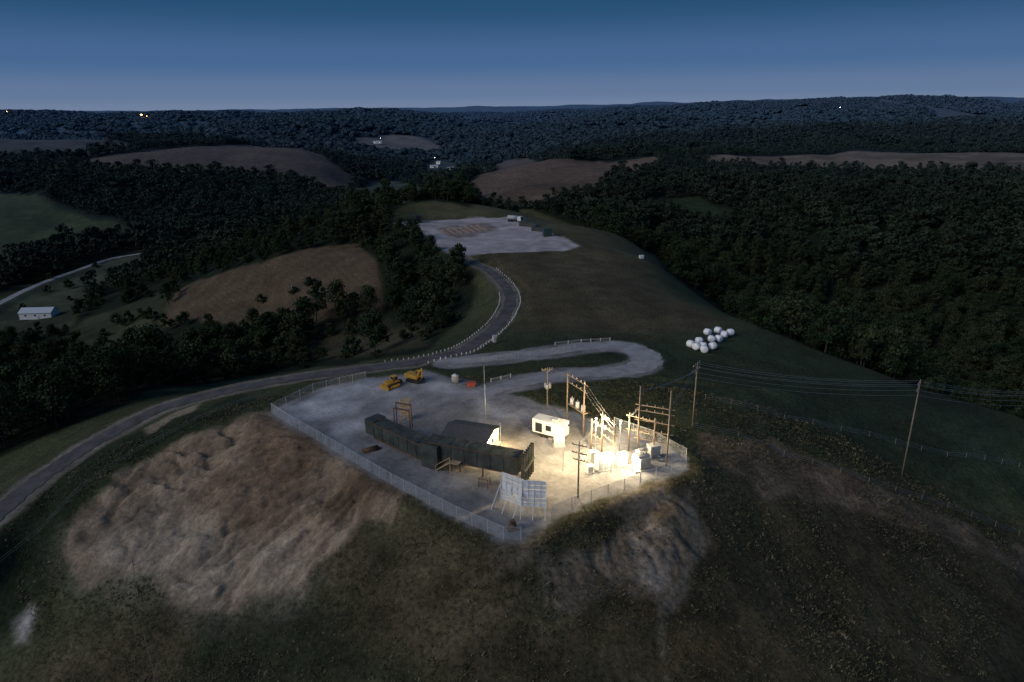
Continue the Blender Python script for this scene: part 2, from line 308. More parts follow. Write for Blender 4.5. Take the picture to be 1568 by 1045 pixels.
M=dict(
 wood=mat("weathered_wood",(.22,.17,.12),.85,var=.35,scale=3), steel=mat("galvanised_steel",(.42,.43,.44),.45,.6), fsteel=mat("fence_steel",(.45,.47,.49),.6,.1), dark=mat("dark_green_steel",(.050,.056,.048),.6,.1,.6,.6),
 rust=mat("rusty_steel",(.13,.07,.04),.8,.1,.4), white=mat("white_painted_metal",(.72,.73,.73),.45,var=.10), black=mat("black_rubber",(.02,.02,.02),.8), glass=mat("dark_glass",(.02,.025,.03),.1),
 yellow=mat("yellow_machine_paint",(.46,.26,.04),.55,var=.3), roof=mat("dark_roof_shingle",(.05,.055,.065),.8,var=.3), tan=mat("tan_siding",(.48,.40,.28),.7,var=.12), lumber=mat("new_lumber",(.42,.31,.18),.8,var=.2),
 wrap=mat("white_bale_wrap",(.88,.9,.92),.35,var=.05), red=mat("orange_red_paint",(.42,.09,.05),.6), concrete=mat("concrete",(.38,.37,.35),.9,var=.2), green=mat("dark_green_container",(.03,.07,.05),.6),
 ceramic=mat("porcelain_insulator",(.3,.25,.22),.3), grey=mat("grey_equipment_paint",(.4,.42,.43),.5,var=.12), metalroof=mat("pale_metal_roof",(.5,.55,.6),.4,var=.1), gravel=mat("light_gravel",(.29,.29,.30),.95,var=.3,scale=.35,bump=.4),
 dgravel=mat("dark_road_gravel",(.085,.08,.08),.95,var=.5,scale=.3,bump=.5), wire=mat("aluminium_wire",(.35,.35,.36),.5,.5), bark=mat("bark",(.05,.042,.032),.9), soil=mat("brown_soil",(.22,.165,.14),.95,var=.4,scale=1,bump=.5),
 lampw=mat("lamp_lens_warm",(1,1,1),emit=(1,.82,.55),es=60), lampo=mat("lamp_lens_orange",(1,.7,.3),emit=(1,.5,.15),es=40), lampr=mat("lamp_lens_red",(1,.2,.1),emit=(1,.15,.08),es=4), winl=mat("lit_window",(1,.8,.5),emit=(1,.75,.4),es=2))
m,nt,b=newmat("chain_link_mesh"); b.inputs['Base Color'].default_value=(.45,.47,.49,1)
tc=nt.nodes.new("ShaderNodeNewGeometry"); sx=nt.nodes.new("ShaderNodeSeparateXYZ"); nt.links.new(tc.outputs['Position'],sx.inputs[0])
s1=mathn(nt,'ADD',mathn(nt,'ADD',sx.outputs[0],sx.outputs[1]),sx.outputs[2]); s2=mathn(nt,'SUBTRACT',mathn(nt,'ADD',sx.outputs[0],sx.outputs[1]),sx.outputs[2])
g=[mathn(nt,'LESS_THAN',mathn(nt,'FRACT',mathn(nt,'MULTIPLY',s,9.0)),.13) for s in (s1,s2)]
nt.links.new(mathn(nt,'MAXIMUM',g[0],g[1]),b.inputs['Alpha']); M['mesh']=m
def foliage(name,c1,c2,haze=False,pv=(.7,1.3)):
    m,nt,b=newmat(name); oi=nt.nodes.new("ShaderNodeObjectInfo"); g=nt.nodes.new("ShaderNodeNewGeometry")
    mx=nt.nodes.new("ShaderNodeMix"); mx.data_type='RGBA'; mx.inputs[6].default_value=(*c1,1); mx.inputs[7].default_value=(*c2,1)
    nt.links.new(oi.outputs['Random'],mx.inputs[0])
    f=maprange(nt,noise(nt,g.outputs['Position'],.015 if haze else .5,3),.3,.7,.6,1.4)
    f2=maprange(nt,g.outputs['Random Per Island'],0,1,*pv)
    c=vscale(nt,mx.outputs[2],mathn(nt,'MULTIPLY',f,f2))
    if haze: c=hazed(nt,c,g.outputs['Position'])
    nt.links.new(c,b.inputs['Base Color']); b.inputs['Roughness'].default_value=.8; b.inputs['Specular IOR Level'].default_value=.08
    return m
leaf=foliage("foliage",(.020,.039,.018),(.044,.060,.028),pv=(.6,1.4)); weedm=foliage("weed_leaves",(.034,.042,.02),(.12,.10,.06),pv=(.4,1.8))
leaf_far=foliage("far_foliage",(.021,.037,.023),(.040,.055,.036),True); leaf_vfar=foliage("hazy_foliage",(.022,.036,.027),(.034,.048,.036),True)  # far leaf colours carry the painted distance haze
# ------------------------------------------------------------------ mesh helpers
def tube(p1,p2,r1,r2,seg=6):
    p1=Vector(p1);p2=Vector(p2); d=(p2-p1); L=d.length or 1e-6; d/=L
    a=d.orthogonal().normalized(); bb=d.cross(a); vs=[];fs=[]
    for p,rr_ in ((p1,r1),(p2,r2)):
        for k in range(seg):
            t=2*math.pi*k/seg; vs.append(tuple(p+(a*math.cos(t)+bb*math.sin(t))*rr_))
    for k in range(seg): fs.append((k,(k+1)%seg,seg+(k+1)%seg,seg+k))
    fs.append(tuple(range(seg))[::-1]); fs.append(tuple(range(seg,2*seg)))
    return vs,fs
def boxg(c,s,rz=0,rx=0,ry=0,taper=1):
    Rm=Matrix.Rotation(rz,3,'Z')@Matrix.Rotation(ry,3,'Y')@Matrix.Rotation(rx,3,'X'); c=Vector(c); vs=[]
    for dz in (-.5,.5):
        k=taper if dz>0 else 1
        for dx,dy in ((-.5,-.5),(.5,-.5),(.5,.5),(-.5,.5)): vs.append(tuple(c+Rm@Vector((dx*s[0]*k,dy*s[1]*k,dz*s[2]))))
    return vs,[(3,2,1,0),(4,5,6,7),(0,1,5,4),(1,2,6,5),(2,3,7,6),(3,0,4,7)]
def prism(prof,y0,y1):
    n_=len(prof); vs=[(p[0],y0,p[1]) for p in prof]+[(p[0],y1,p[1]) for p in prof]
    fs=[(i,(i+1)%n_,n_+(i+1)%n_,n_+i) for i in range(n_)]+[tuple(range(n_))[::-1],tuple(range(n_,2*n_))]
    return vs,fs
def sphg(c,rad,seg=12,rings=8):
    vs=[];fs=[]
    for i in range(rings+1):
        ph=math.pi*i/rings
        for k in range(seg):
            t=2*math.pi*k/seg; vs.append((c[0]+rad[0]*math.sin(ph)*math.cos(t),c[1]+rad[1]*math.sin(ph)*math.sin(t),c[2]+rad[2]*math.cos(ph)))
    for i in range(rings):
        for k in range(seg): fs.append((i*seg+k,(i+1)*seg+k,(i+1)*seg+(k+1)%seg,i*seg+(k+1)%seg))
    return vs,fs
class Thing:
    def __init__(s,name,loc=(0,0,0),rz=0,scale=1):
        s.name=name; s.parts={}; s.loc=loc; s.rz=rz; s.scale=scale
    def add(s,part,m,g,smooth=False):
        d=s.parts.setdefault(part,[m,[],[],smooth]); o=len(d[1]); d[1].extend(g[0]); d[2].extend([tuple(i+o for i in f) for f in g[1]]); return s
    def box(s,part,m,c,sz,**k): return s.add(part,m,boxg(c,sz,**k))
    def tube(s,part,m,a,b,r1,r2=None,seg=6): return s.add(part,m,tube(a,b,r1,r2 if r2 is not None else r1,seg),seg>=8)
    def done(s,bevel=0):
        if len(s.parts)==1: e=None
        else:
            e=bpy.data.objects.new(s.name,None); e.empty_display_size=1; e.location=s.loc; e.rotation_euler=(0,0,s.rz); e.scale=(s.scale,)*3; sc.collection.objects.link(e)
        for p,(m,v,f,sm) in s.parts.items():
            me=bpy.data.meshes.new(p); me.from_pydata(v,[],f); me.validate(); me.materials.append(M[m] if isinstance(m,str) else m)
            bm=bmesh.new(); bm.from_mesh(me); bmesh.ops.recalc_face_normals(bm,faces=bm.faces); bm.to_mesh(me); bm.free()
            if sm: me.polygons.foreach_set("use_smooth",np.ones(len(me.polygons),bool))
            o=bpy.data.objects.new(p if e else s.name,me); sc.collection.objects.link(o)
            if e: o.parent=e
            else: o.location=s.loc; o.rotation_euler=(0,0,s.rz); o.scale=(s.scale,)*3; e2=o
            if bevel and not sm:
                md=o.modifiers.new("bevel","BEVEL"); md.width=bevel; md.segments=1
        return e if e else e2
# ------------------------------------------------------------------ trees
def tree_mesh(name,h,cr,ncl,nleaf,ls,seed,lm,trunk=True,lo=.22):
    g=np.random.default_rng(seed); V=[];Fc=[];mi=[]
    def addg(gm,k):
        o=len(V); V.extend(gm[0]); Fc.extend([tuple(i+o for i in f) for f in gm[1]]); mi.extend([k]*len(gm[1]))
    th_=h*.42; cl=[]
    for i in range(ncl):
        a=g.uniform(0,6.283); rad=cr*math.sqrt(g.uniform(0,1))*.78; hz_=h*g.uniform(lo,.88)
        rad*=1.0-.6*max(0,(hz_/h-.5)/.4)
        cl.append((rad*math.cos(a),rad*math.sin(a),hz_,cr*g.uniform(.20,.46)))
    cl.append((g.normal()*.4,g.normal()*.4,h*.87,cr*.32))
    if trunk:
        addg(tube((0,0,-1.5),(g.normal()*.2,g.normal()*.2,th_),h*.020,h*.013),1); addg(tube((0,0,th_),(g.normal()*.4,g.normal()*.4,h*.82),h*.013,h*.004,5),1)
        for c in cl[:9]:
            z0=h*g.uniform(.15,.4); addg(tube((0,0,z0),(c[0]*.9,c[1]*.9,c[2]),h*.008,h*.002,4),1)
    per=max(1,nleaf//len(cl))
    for c in cl:
        d=g.normal(size=(per,3)); d/=np.linalg.norm(d,axis=1)[:,None]; rad=c[3]*g.uniform(.35,1.25,size=(per,1))
        p=np.array(c[:3])+d*rad*np.array((1,1,.75))
        nn_=d+g.normal(size=(per,3))*.5; nn_/=np.linalg.norm(nn_,axis=1)[:,None]
        t=np.cross(nn_,g.normal(size=(per,3))); t/=np.linalg.norm(t,axis=1)[:,None]; bt=np.cross(nn_,t)
        s_=ls*g.uniform(.4,1.3,size=(per,1))
        q=np.stack([p-t*s_,p-bt*s_*.6,p+t*s_,p+bt*s_*.6],1).reshape(-1,3)
        o=len(V); V.extend(map(tuple,q)); Fc.extend([(o+4*k,o+4*k+1,o+4*k+2,o+4*k+3) for k in range(per)]); mi.extend([0]*per)
    me=bpy.data.meshes.new(name); me.from_pydata(V,[],Fc); me.materials.append(lm); me.materials.append(M['bark']); me.polygons.foreach_set("material_index",np.array(mi,np.int32)); me.update()
    return me
near_t=[tree_mesh("broadleaf_tree",h,c,nc,nl,.44,s,leaf,lo=lo) for h,c,nc,nl,s,lo in ((14,5.2,26,2300,1,.22),(17,6,34,2600,2,.25),(12,4.8,20,2000,3,.2),(15,4.2,22,2000,4,.25),(8,4.2,14,1300,5,.15),(4.5,3.2,9,700,6,.15))]
mid_t=[tree_mesh("woodland_tree",h,c,nc,nl,1.0,s,leaf_far,False,lo=.3) for h,c,nc,nl,s in ((13,6,14,330,11),(16,7,18,380,12),(11,5.4,10,260,13),(14,4.5,12,260,14))]
def clump_mesh(name,w,nt_,seed,lm):
    g=np.random.default_rng(seed); V=[];Fc=[]
    for i in range(nt_):
        cx_,cy_=g.uniform(-w/2,w/2,2); rad=g.uniform(4.5,8.5); hz_=g.uniform(7,13)
        per=34; d=g.normal(size=(per,3)); d/=np.linalg.norm(d,axis=1)[:,None]; d[:,2]=np.abs(d[:,2])
        p=np.array((cx_,cy_,hz_-5))+d*np.array((rad,rad,4.5)); nn_=d+g.normal(size=(per,3))*.3+np.array((0,0,.4)); nn_/=np.linalg.norm(nn_,axis=1)[:,None]
        t=np.cross(nn_,g.normal(size=(per,3))); t/=np.linalg.norm(t,axis=1)[:,None]; bt=np.cross(nn_,t); s_=3.2*g.uniform(.6,1.2,size=(per,1))
        q=np.stack([p-t*s_,p-bt*s_,p+t*s_,p+bt*s_],1).reshape(-1,3); o=len(V); V.extend(map(tuple,q)); Fc.extend([(o+4*k,o+4*k+1,o+4*k+2,o+4*k+3) for k in range(per)])
    me=bpy.data.meshes.new(name); me.from_pydata(V,[],Fc); me.materials.append(lm); return me
def weed_mesh(name,seed,hh,nb=13):
    g=np.random.default_rng(seed); V=[];Fc=[]
    for i in range(nb):
        a=g.uniform(0,6.28); l=g.uniform(.2,.8)*hh; w=g.uniform(.04,.10)*hh; bx,by=g.normal(size=2)*.45*hh; zz_=g.uniform(0,.6)*hh
        t=Vector((math.cos(a),math.sin(a),g.uniform(.2,1.4))).normalized(); s_=t.cross(Vector((0,0,1))).normalized()*w*1.6; p=Vector((bx,by,zz_*.6)); o=len(V)
        V.extend([tuple(p-s_*.5),tuple(p+t*l*.5-s_),tuple(p+t*l),tuple(p+t*l*.5+s_)]); Fc.append((o,o+1,o+2,o+3))
    me=bpy.data.meshes.new(name); me.from_pydata(V,[],Fc); me.materials.append(weedm); return me
def instancer(name,meshes,P,idx,rot,scl):
    col_=bpy.data.collections.new(name+"_kinds")
    for k,mm in enumerate(meshes):
        o=bpy.data.objects.new("%s_kind_%d"%(name,k),mm); col_.objects.link(o)
    me=bpy.data.meshes.new(name); me.vertices.add(len(P)); me.vertices.foreach_set("co",np.asarray(P,float).ravel())
    a=me.attributes.new("kind","INT","POINT"); a.data.foreach_set("value",np.asarray(idx,np.int32))
    a=me.attributes.new("rot","FLOAT_VECTOR","POINT"); a.data.foreach_set("vector",np.asarray(rot,float).ravel())
    a=me.attributes.new("scl","FLOAT_VECTOR","POINT"); a.data.foreach_set("vector",np.asarray(scl,float).ravel())
    o=bpy.data.objects.new(name,me); sc.collection.objects.link(o)
    ng=bpy.data.node_groups.new(name,"GeometryNodeTree"); ng.interface.new_socket("Geometry",in_out='INPUT',socket_type='NodeSocketGeometry'); ng.interface.new_socket("Geometry",in_out='OUTPUT',socket_type='NodeSocketGeometry')
    N=ng.nodes; gi=N.new("NodeGroupInput"); go=N.new("NodeGroupOutput"); ip=N.new("GeometryNodeInstanceOnPoints"); ci=N.new("GeometryNodeCollectionInfo")
    ci.inputs['Collection'].default_value=col_; ci.inputs['Separate Children'].default_value=True; ci.inputs['Reset Children'].default_value=True
    ip.inputs['Pick Instance'].default_value=True
    def na(nm,t):
        q=N.new("GeometryNodeInputNamedAttribute"); q.data_type=t; q.inputs['Name'].default_value=nm; return [s for s in q.outputs if s.enabled][0] if any(s.enabled for s in q.outputs) else q.outputs[0]
    L=ng.links; L.new(gi.outputs[0],ip.inputs['Points']); L.new(ci.outputs[0],ip.inputs['Instance']); L.new(na("kind",'INT'),ip.inputs['Instance Index'])
    L.new(na("rot",'FLOAT_VECTOR'),ip.inputs['Rotation']); L.new(na("scl",'FLOAT_VECTOR'),ip.inputs['Scale']); L.new(ip.outputs[0],go.inputs[0])
    md=o.modifiers.new("scatter","NODES"); md.node_group=ng; return o
def scatter(r0,r1,sp,tmax=.80):
    xs=np.arange(-r1*math.sin(tmax),r1*math.sin(tmax),sp); ys=np.arange(0,r1,sp); X,Y=np.meshgrid(xs,ys); X=X.ravel();Y=Y.ravel()
    X=X+rng.uniform(-.8,.8,len(X))*sp; Y=Y+rng.uniform(-.8,.8,len(X))*sp; r_=np.hypot(X,Y); t=np.abs(np.arctan2(X,Y))
    k=(r_>r0)&(r_<r1)&(t<tmax); return X[k],Y[k]
def sizes(X,Y,n_):
    return rng.uniform(.5,1.15,n_)*(.55+.8*fbm(X/55,Y/55,3,91))
X,Y=scatter(120,520,6.6,.9); k=~openmask(X,Y); X,Y=X[k],Y[k]; k=vnoise(X/16,Y/16,90)>.14; X,Y=X[k],Y[k]
k=~((X<-110)&(Y>200)&(Y<480)&(fbm(X/35,Y/35,2,99)<.47)); X,Y=X[k],Y[k]; Z=H(X,Y)
GR=hits([(570,380),(600,365),(660,375),(712,400),(716,440),(700,470),(660,475),(600,478),(580,430)]); GL=hits([(100,600),(170,590),(235,590),(235,620),(150,650),(60,660)])
own=(polysd(X,Y,GR)<0)|(polysd(X,Y,GL)<0)
oi=np.where(own)[0]; rng.shuffle(oi); oi=oi[:70]; keep=np.ones(len(X),bool); keep[oi]=False
for j in oi:
    o=bpy.data.objects.new("broadleaf_tree",near_t[rng.integers(0,4)]); s_=rng.uniform(.7,1.0); o.scale=(s_,s_,s_*rng.uniform(.85,1.05)); o.rotation_euler=(0,0,rng.uniform(0,6.28)); o.location=(X[j],Y[j],Z[j]); sc.collection.objects.link(o)
X,Y,Z=X[keep],Y[keep],Z[keep]; N_=len(X); s_=sizes(X,Y,N_); s_=np.where((X<-105)&(Y<520)&(Y>215),s_*.72,s_)
edge=polysd(X,Y,OPEN)<9; kd=rng.integers(0,5,N_); kd=np.where((edge|(rng.random(N_)<.12))&(rng.random(N_)<.6),5,kd)
instancer("woodland",near_t,np.stack([X,Y,Z],1),kd,np.stack([rng.normal(0,.05,N_),rng.normal(0,.05,N_),rng.uniform(0,6.28,N_)],1),np.stack([s_*rng.uniform(.85,1.2,N_),s_*rng.uniform(.85,1.2,N_),s_*rng.uniform(.8,1.15,N_)],1))
bs=[]
for P,n_ in ((F_LOW,9),(F_LEFT,14),(F_VAL,8),(F_BROWN,4)):
    c=P.mean(0); e_=P.max(0)-P.min(0)
    q=c+rng.uniform(-.5,.5,(200,2))*e_; q=q[polysd(q[:,0],q[:,1],P)<-1][:n_]; bs.append(q)
bs=np.concatenate(bs); Z=H(bs[:,0],bs[:,1])
for q,zz_ in zip(bs,Z):
    o=bpy.data.objects.new("shrub",near_t[rng.integers(4,6)]); s_=rng.uniform(.5,1.0); o.scale=(s_,s_,s_); o.rotation_euler=(0,0,rng.uniform(0,6.28)); o.location=(q[0],q[1],zz_); sc.collection.objects.link(o)
X,Y=scatter(520,1500,8.0); k=~openmask(X,Y); X,Y=X[k],Y[k]; Z=H(X,Y); N_=len(X); s_=sizes(X,Y,N_); 
k=polysd(X,Y,F_STR)<70; s_=np.where(k,s_*.6,s_)
instancer("distant_woodland",mid_t,np.stack([X,Y,Z],1),rng.integers(0,4,N_),np.stack([0*X,0*X,rng.uniform(0,6.28,N_)],1),np.stack([s_*rng.uniform(.9,1.4,N_),s_*rng.uniform(.9,1.4,N_),s_],1))
X,Y=scatter(1500,7000,36,.70); k=~openmask(X,Y); X,Y=X[k],Y[k]; Z=H(X,Y); N_=len(X); s_=rng.uniform(.8,1.3,N_)
instancer("hill_forest",[clump_mesh("forest_clump",38,12,s,leaf_vfar) for s in (21,22,23)],np.stack([X,Y,Z-1],1),rng.integers(0,3,N_),np.stack([0*X,0*X,rng.uniform(0,6.28,N_)],1),np.stack([s_,s_,s_*rng.uniform(.7,1.2,N_)],1))
X,Y=scatter(58,150,.60,.72)
cutd=polysd(X,Y,CUT); ed=polysd(X,Y,ERO); pd=polysd(X,Y,padW); rd=linedist(X,Y,roadW)[0]; ld=linedist(X,Y,loopW)[0]
dens=fbm(X/6,Y/6,3,95); k=(pd>1.2)&(rd>4)&(ld>5)&(cutd>-1.5+4*dens)&((ed>0)|(rng.random(len(X))<.35))&(rng.random(len(X))<dens*1.3)&(Y<150); X,Y=X[k],Y[k]; Z=H(X,Y); N_=len(X)
s_=rng.uniform(.3,.85,N_)*(.3+1.0*fbm(X/12,Y/12,2,97))
instancer("meadow_weeds",[weed_mesh("weed",s,1.0) for s in (31,32,33,34)],np.stack([X,Y,Z-.05],1),rng.integers(0,4,N_),np.stack([0*X,0*X,rng.uniform(0,6.28,N_)],1),np.stack([s_,s_,s_],1))
# ------------------------------------------------------------------ roads
def ribbon(name,P,ws,m,lift=.06):
    P=catmull([tuple(p) for p in P],2); V=[]; K=9; n_=len(P); ws=np.interp(np.linspace(0,1,n_),np.linspace(0,1,len(ws)),ws)
    for i in range(n_):
        t=P[min(i+1,n_-1)][:2]-P[max(i-1,0)][:2]; t/=np.linalg.norm(t)+1e-9; nx,ny=-t[1],t[0]
        for k in range(K):
            s_=(k/(K-1)-.5)*ws[i]*(1+.14*math.sin(i*.9)*math.sin(i*.37+k)); V.append((P[i][0]+nx*s_,P[i][1]+ny*s_))
    V=np.array(V); zz_=H(V[:,0],V[:,1])+lift
    me=grid_mesh(name,np.stack([V[:,0],V[:,1],zz_],1),n_,K); me.materials.append(M[m]); o=bpy.data.objects.new(name,me); sc.collection.objects.link(o)
ribbon("gravel_haul_road",roadW,[3.6,3.8,4.0,4.0,4.0],'dgravel',.09)
ribbon("turnaround_road",loopW,[3.5,4,4.5,5,7,8,8,7,5.5,4.5,4.5,4.5,5],'gravel',.07)
ribbon("valley_road",vroadW,[5,5],'gravel',.3)
# ------------------------------------------------------------------ structures
def G(px,py,z=None):
    if z is None:
        a=hit(px,py); return (a[0],a[1],h1(*a))
    a=at(px,py,z); return (a[0],a[1],z)
def height_to(P,px,py):
    dx,dy,dz=ray(px,py); return HC+P[1]*dz/dy-P[2]
def pole(px,pb,pt,z=0,arms=(),cans=0,name="utility_pole",r0=.17,m='wood',rz=.3):
    P=G(px,pb,z); h=height_to(P,px,pt); T=Thing(name,P,rz); T.tube("shaft",m,(0,0,-1),(0,0,h),r0,r0*.65,8)
    for k,(dz,w) in enumerate(arms):
        T.box("crossarms",'wood',(0,.16,h-dz),(w,.12,.14))
        for s_ in (-.46,-.18,.18,.46): T.tube("insulators",'ceramic',(w*s_,.16,h-dz+.07),(w*s_,.16,h-dz+.38),.07,.05)
        T.tube("braces",'steel',(w*.3,.16,h-dz),(0,.16,h-dz-.8),.03); T.tube("braces",'steel',(-w*.3,.16,h-dz),(0,.16,h-dz-.8),.03)
    for k in range(cans):
        a=k*2.1; T.tube("transformer_cans",'grey',(.5*math.cos(a),.5*math.sin(a),h-4.6),(.5*math.cos(a),.5*math.sin(a),h-3.6),.3,.3,10)
        T.tube("bushings",'ceramic',(.5*math.cos(a),.5*math.sin(a),h-3.6),(.5*math.cos(a),.5*math.sin(a),h-3.25),.06)
    T.done(); return Vector(P)+Vector((0,0,h)),P,h
t0,_,_=pole(838,627,563,0,[(.5,2.4)],3)
pole(744,660,588,0,[],0,"light_pole",.14,'steel'); pole(742,598,560,-.2,[],0,"light_pole",.1,'steel'); pole(767,704,648,0,[],0,"light_pole",.09,'steel')
ta,_,_=pole(885,762,676,0,[(.8,2.6),(2.2,2.6),(3.4,2.0)],0,rz=-.5)
tb,_,_=pole(1060,654,556,-1.5,[(.4,3.2),(1.6,3.2)],0,rz=.9)
tc_,_,_=pole(1381,728,584,None,[(.5,3.0),(1.7,3.0)],0,rz=.9)
te,_,_=pole(1590,760,600,None,[(.5,3.0),(1.7,3.0)],0,rz=.9)
def hframe(b1,b2,t1,t2,levels,name,cans=0,extra=0):
    P1=Vector(G(*b1,0)); P2=Vector(G(*b2,0)); h=.5*(height_to(P1,b1[0],t1)+height_to(P2,b2[0],t2)); T=Thing(name,tuple(P1)); d=P2-P1; u=d.normalized(); n_=Vector((-u.y,u.x,0))
    for q in (Vector(),d): T.tube("poles",'wood',q+Vector((0,0,-.5)),q+Vector((0,0,h)),.18,.13,8)
    for l in levels:
        a=-u*.8+Vector((0,0,h*l)); b_=d+u*.8+Vector((0,0,h*l)); c=(a+b_)/2+n_*.17; T.box("crossbeams",'wood',c,((b_-a).length,.12,.16),rz=math.atan2(u.y,u.x))
        for k in range(5): T.tube("insulators",'ceramic',a+(b_-a)*(k+.5)/5+n_*.17+Vector((0,0,.08)),a+(b_-a)*(k+.5)/5+n_*.17+Vector((0,0,.45)),.08,.06)
    if cans:
        T.box("platform",'wood',d/2+Vector((0,0,h*.40))+n_*.5,(d.length,1.1,.15),rz=math.atan2(u.y,u.x))
        for k in range(cans):
            q=d*(k+.5)/cans+n_*.5+Vector((0,0,h*.41)); T.tube("transformer_cans",'grey',q,q+Vector((0,0,1.3)),.42,.42,10); T.tube("bushings",'ceramic',q+Vector((0,0,1.3)),q+Vector((0,0,1.7)),.07)
    for s_ in range(extra):
        T.tube("bracing",'wood',Vector((0,0,h*(.2+.25*s_)))-n_*.17,d+Vector((0,0,h*(.45+.25*s_)))-n_*.17,.06)
    T.done(); return P1,P2,h
h1_=hframe((868,650),(893,668),572,580,(.93,.8),"pole_mounted_transformer_bank",3)
h2_=hframe((975,705),(1020,714),588,602,(.75,.68,.55,.42,.3),"substation_h_frame",0,0)
h3_=hframe((921,700),(939,716),642,634,(.9,.7,.5),"substation_bus_frame",0,1)
h4_=hframe((962,690),(1000,700),632,640,(.9,.55),"substation_bus_frame",0,0)
h5_=hframe((905,690),(921,700),650,642,(.9,.5),"substation_bus_frame",0,1)
def wires(pairs,name="power_lines",sag=.03):
    T=Thing(name)
    for a,b_ in pairs:
        a=Vector(a);b_=Vector(b_); L=(b_-a).length; prev=a
        for k in range(1,13):
            t=k/12; p=a.lerp(b_,t)-Vector((0,0,4*t*(1-t)*L*sag)); T.tube("wires",'wire',prev,p,.024,.024,3); prev=p
    T.done()
ofs=[Vector((-.9,-1,-.3)),Vector((0,0,-.2)),Vector((.9,1,-.3))]
low=[Vector((-.9,-1,-1.5)),Vector((.9,1,-1.5)),Vector((0,0,-3.0))]
pr=[]
for o_ in ofs+low: pr+=[(tb+o_,tc_+o_),(tc_+o_,te+o_)]
for o_ in ofs:
    pr+= [(tb+o_,h2_[1]+Vector((0,0,h2_[2]*.8))+o_*.6),(ta+o_*.8,h3_[0]+Vector((0,0,h3_[2]*.9))+o_*.5),(h1_[1]+Vector((0,0,h1_[2]*.93))+o_*.6,h3_[1]+Vector((0,0,h3_[2]*.9))+o_*.5),(t0+o_*.6,h1_[0]+Vector((0,0,h1_[2]*.93))+o_*.4),(h2_[0]+Vector((0,0,h2_[2]*.75))+o_*.5,h4_[0]+Vector((0,0,h4_[2]*.9))+o_*.4),(tb+o_+Vector((0,0,-1.2)),h2_[0]+Vector((0,0,h2_[2]*.95))+o_*.6)]
wires(pr)
def cabinet(px,py,w,d,h,m='white',rz=.35,name="switchgear_cabinet"):
    T=Thing(name,G(px,py,0),rz); T.box("plinth",'concrete',(0,0,.08),(w+.4,d+.4,.16)); T.box("body",m,(0,0,.18+h/2),(w,d,h)); T.box("roof_cap",m,(0,0,.2+h+.05),(w+.16,d+.16,.08))
    n_=max(2,int(w/.8))
    for k in range(n_): T.box("doors",'grey',(-w/2+w*(k+.5)/n_,-d/2-.02,.18+h/2),(w/n_*.85,.035,h*.85))
    for k in range(n_): T.box("handles",'black',(-w/2+w*(k+.8)/n_,-d/2-.06,.18+h*.5),(.05,.04,.3))
    T.done(.02)
cabinet(925,718,3.0,1.6,2.4); cabinet(952,712,1.6,1.2,2.0); cabinet(908,707,1.4,1.1,1.8,'grey'); cabinet(903,724,1.0,.8,1.2)
cabinet(856,683,1.8,1.2,1.2,'white',.1,"generator_set")
T=Thing("power_transformer",G(982,716,0),.35)
T.box("pad",'concrete',(0,0,.1),(4,3,.2)); T.box("tank",'grey',(0,0,1.5),(2.2,1.6,2.4)); T.tube("conservator",'grey',(-1.1,.2,3.3),(1.1,.2,3.3),.32,.32,12)
for k in range(9): T.box("radiators",'grey',(-1+.25*k,-1.1,1.4),(.07,.55,1.9)); T.box("radiators",'grey',(-1+.25*k,1.1,1.4),(.07,.55,1.9))
for k in (-.7,0,.7): T.tube("bushings",'ceramic',(k,-.3,2.7),(k,-.5,3.9),.12,.06,8)
T.done()
cabinet(1000,700,2.0,1.5,2.2,'grey')
def flood(px,py,h,power,colr=(1,.80,.50),name="flood_light",rad=.25):
    P=G(px,py,0); T=Thing(name,P,0); T.tube("mast",'steel',(0,0,0),(0,0,h),.06,.05,8); T.box("housing",'grey',(0,0,h+.13),(.5,.3,.22)); T.box("lens",'lampw',(0,0,h-.0),(.42,.26,.03)); e=T.done()
    l=bpy.data.lights.new("lamp","POINT"); l.energy=power; l.color=colr; l.shadow_soft_size=rad; o=bpy.data.objects.new("lamp",l); o.parent=e; o.location=(0,0,h-.35); sc.collection.objects.link(o)
flood(936,724,3.6,1700); flood(968,722,2.6,1100); flood(911,703,8.0,12500,(1,.76,.42)); flood(948,694,6.5,3500,(1,.82,.52)); flood(862,722,8.5,10500,(1,.76,.42))
def fence(name,pts,h=2.2,sp=3,mesh=True,pm='fsteel',pr_=.06,rails=(1.0,),jit=0):
    T=Thing(name); P=[]
    pts=[Vector((p[0],p[1],0)) for p in pts]
    for a,b_ in zip(pts[:-1],pts[1:]):
        n_=max(1,int((b_-a).length/sp))
        for k in range(n_): P.append(a.lerp(b_,k/n_))
    P.append(pts[-1]); zz_=H([p.x for p in P],[p.y for p in P])
    for p,q in zip(P,zz_):
        p.z=q; hh=h*(1+jit*random.uniform(-1,.6)); T.tube("posts",pm,p-Vector((0,0,.4)),p+Vector((jit*random.uniform(-.4,.4),jit*random.uniform(-.4,.4),hh+.1)),pr_,pr_,5)
    for a,b_ in zip(P[:-1],P[1:]):
        for r_ in rails: T.tube("rails",pm if mesh else ('wire' if jit or pm=='wood' else pm),a+Vector((0,0,h*r_)),b_+Vector((0,0,h*r_)),.035 if mesh else .022,.035 if mesh else .022,3)
        if mesh: T.add("chain_link",'mesh',([tuple(a),tuple(b_),tuple(b_+Vector((0,0,h))),tuple(a+Vector((0,0,h)))],[(0,1,2,3)]))
    T.done()
fence("chain_link_fence",[at(*p) for p in [(560,583),(480,602),(417,633),(447,652),(500,683),(600,743),(700,795),(772,827),(798,827)]])
fence("chain_link_fence",[at(*p) for p in [(845,792),(905,769),(980,743),(1050,716),(1050,704),(1000,676),(940,655)]])
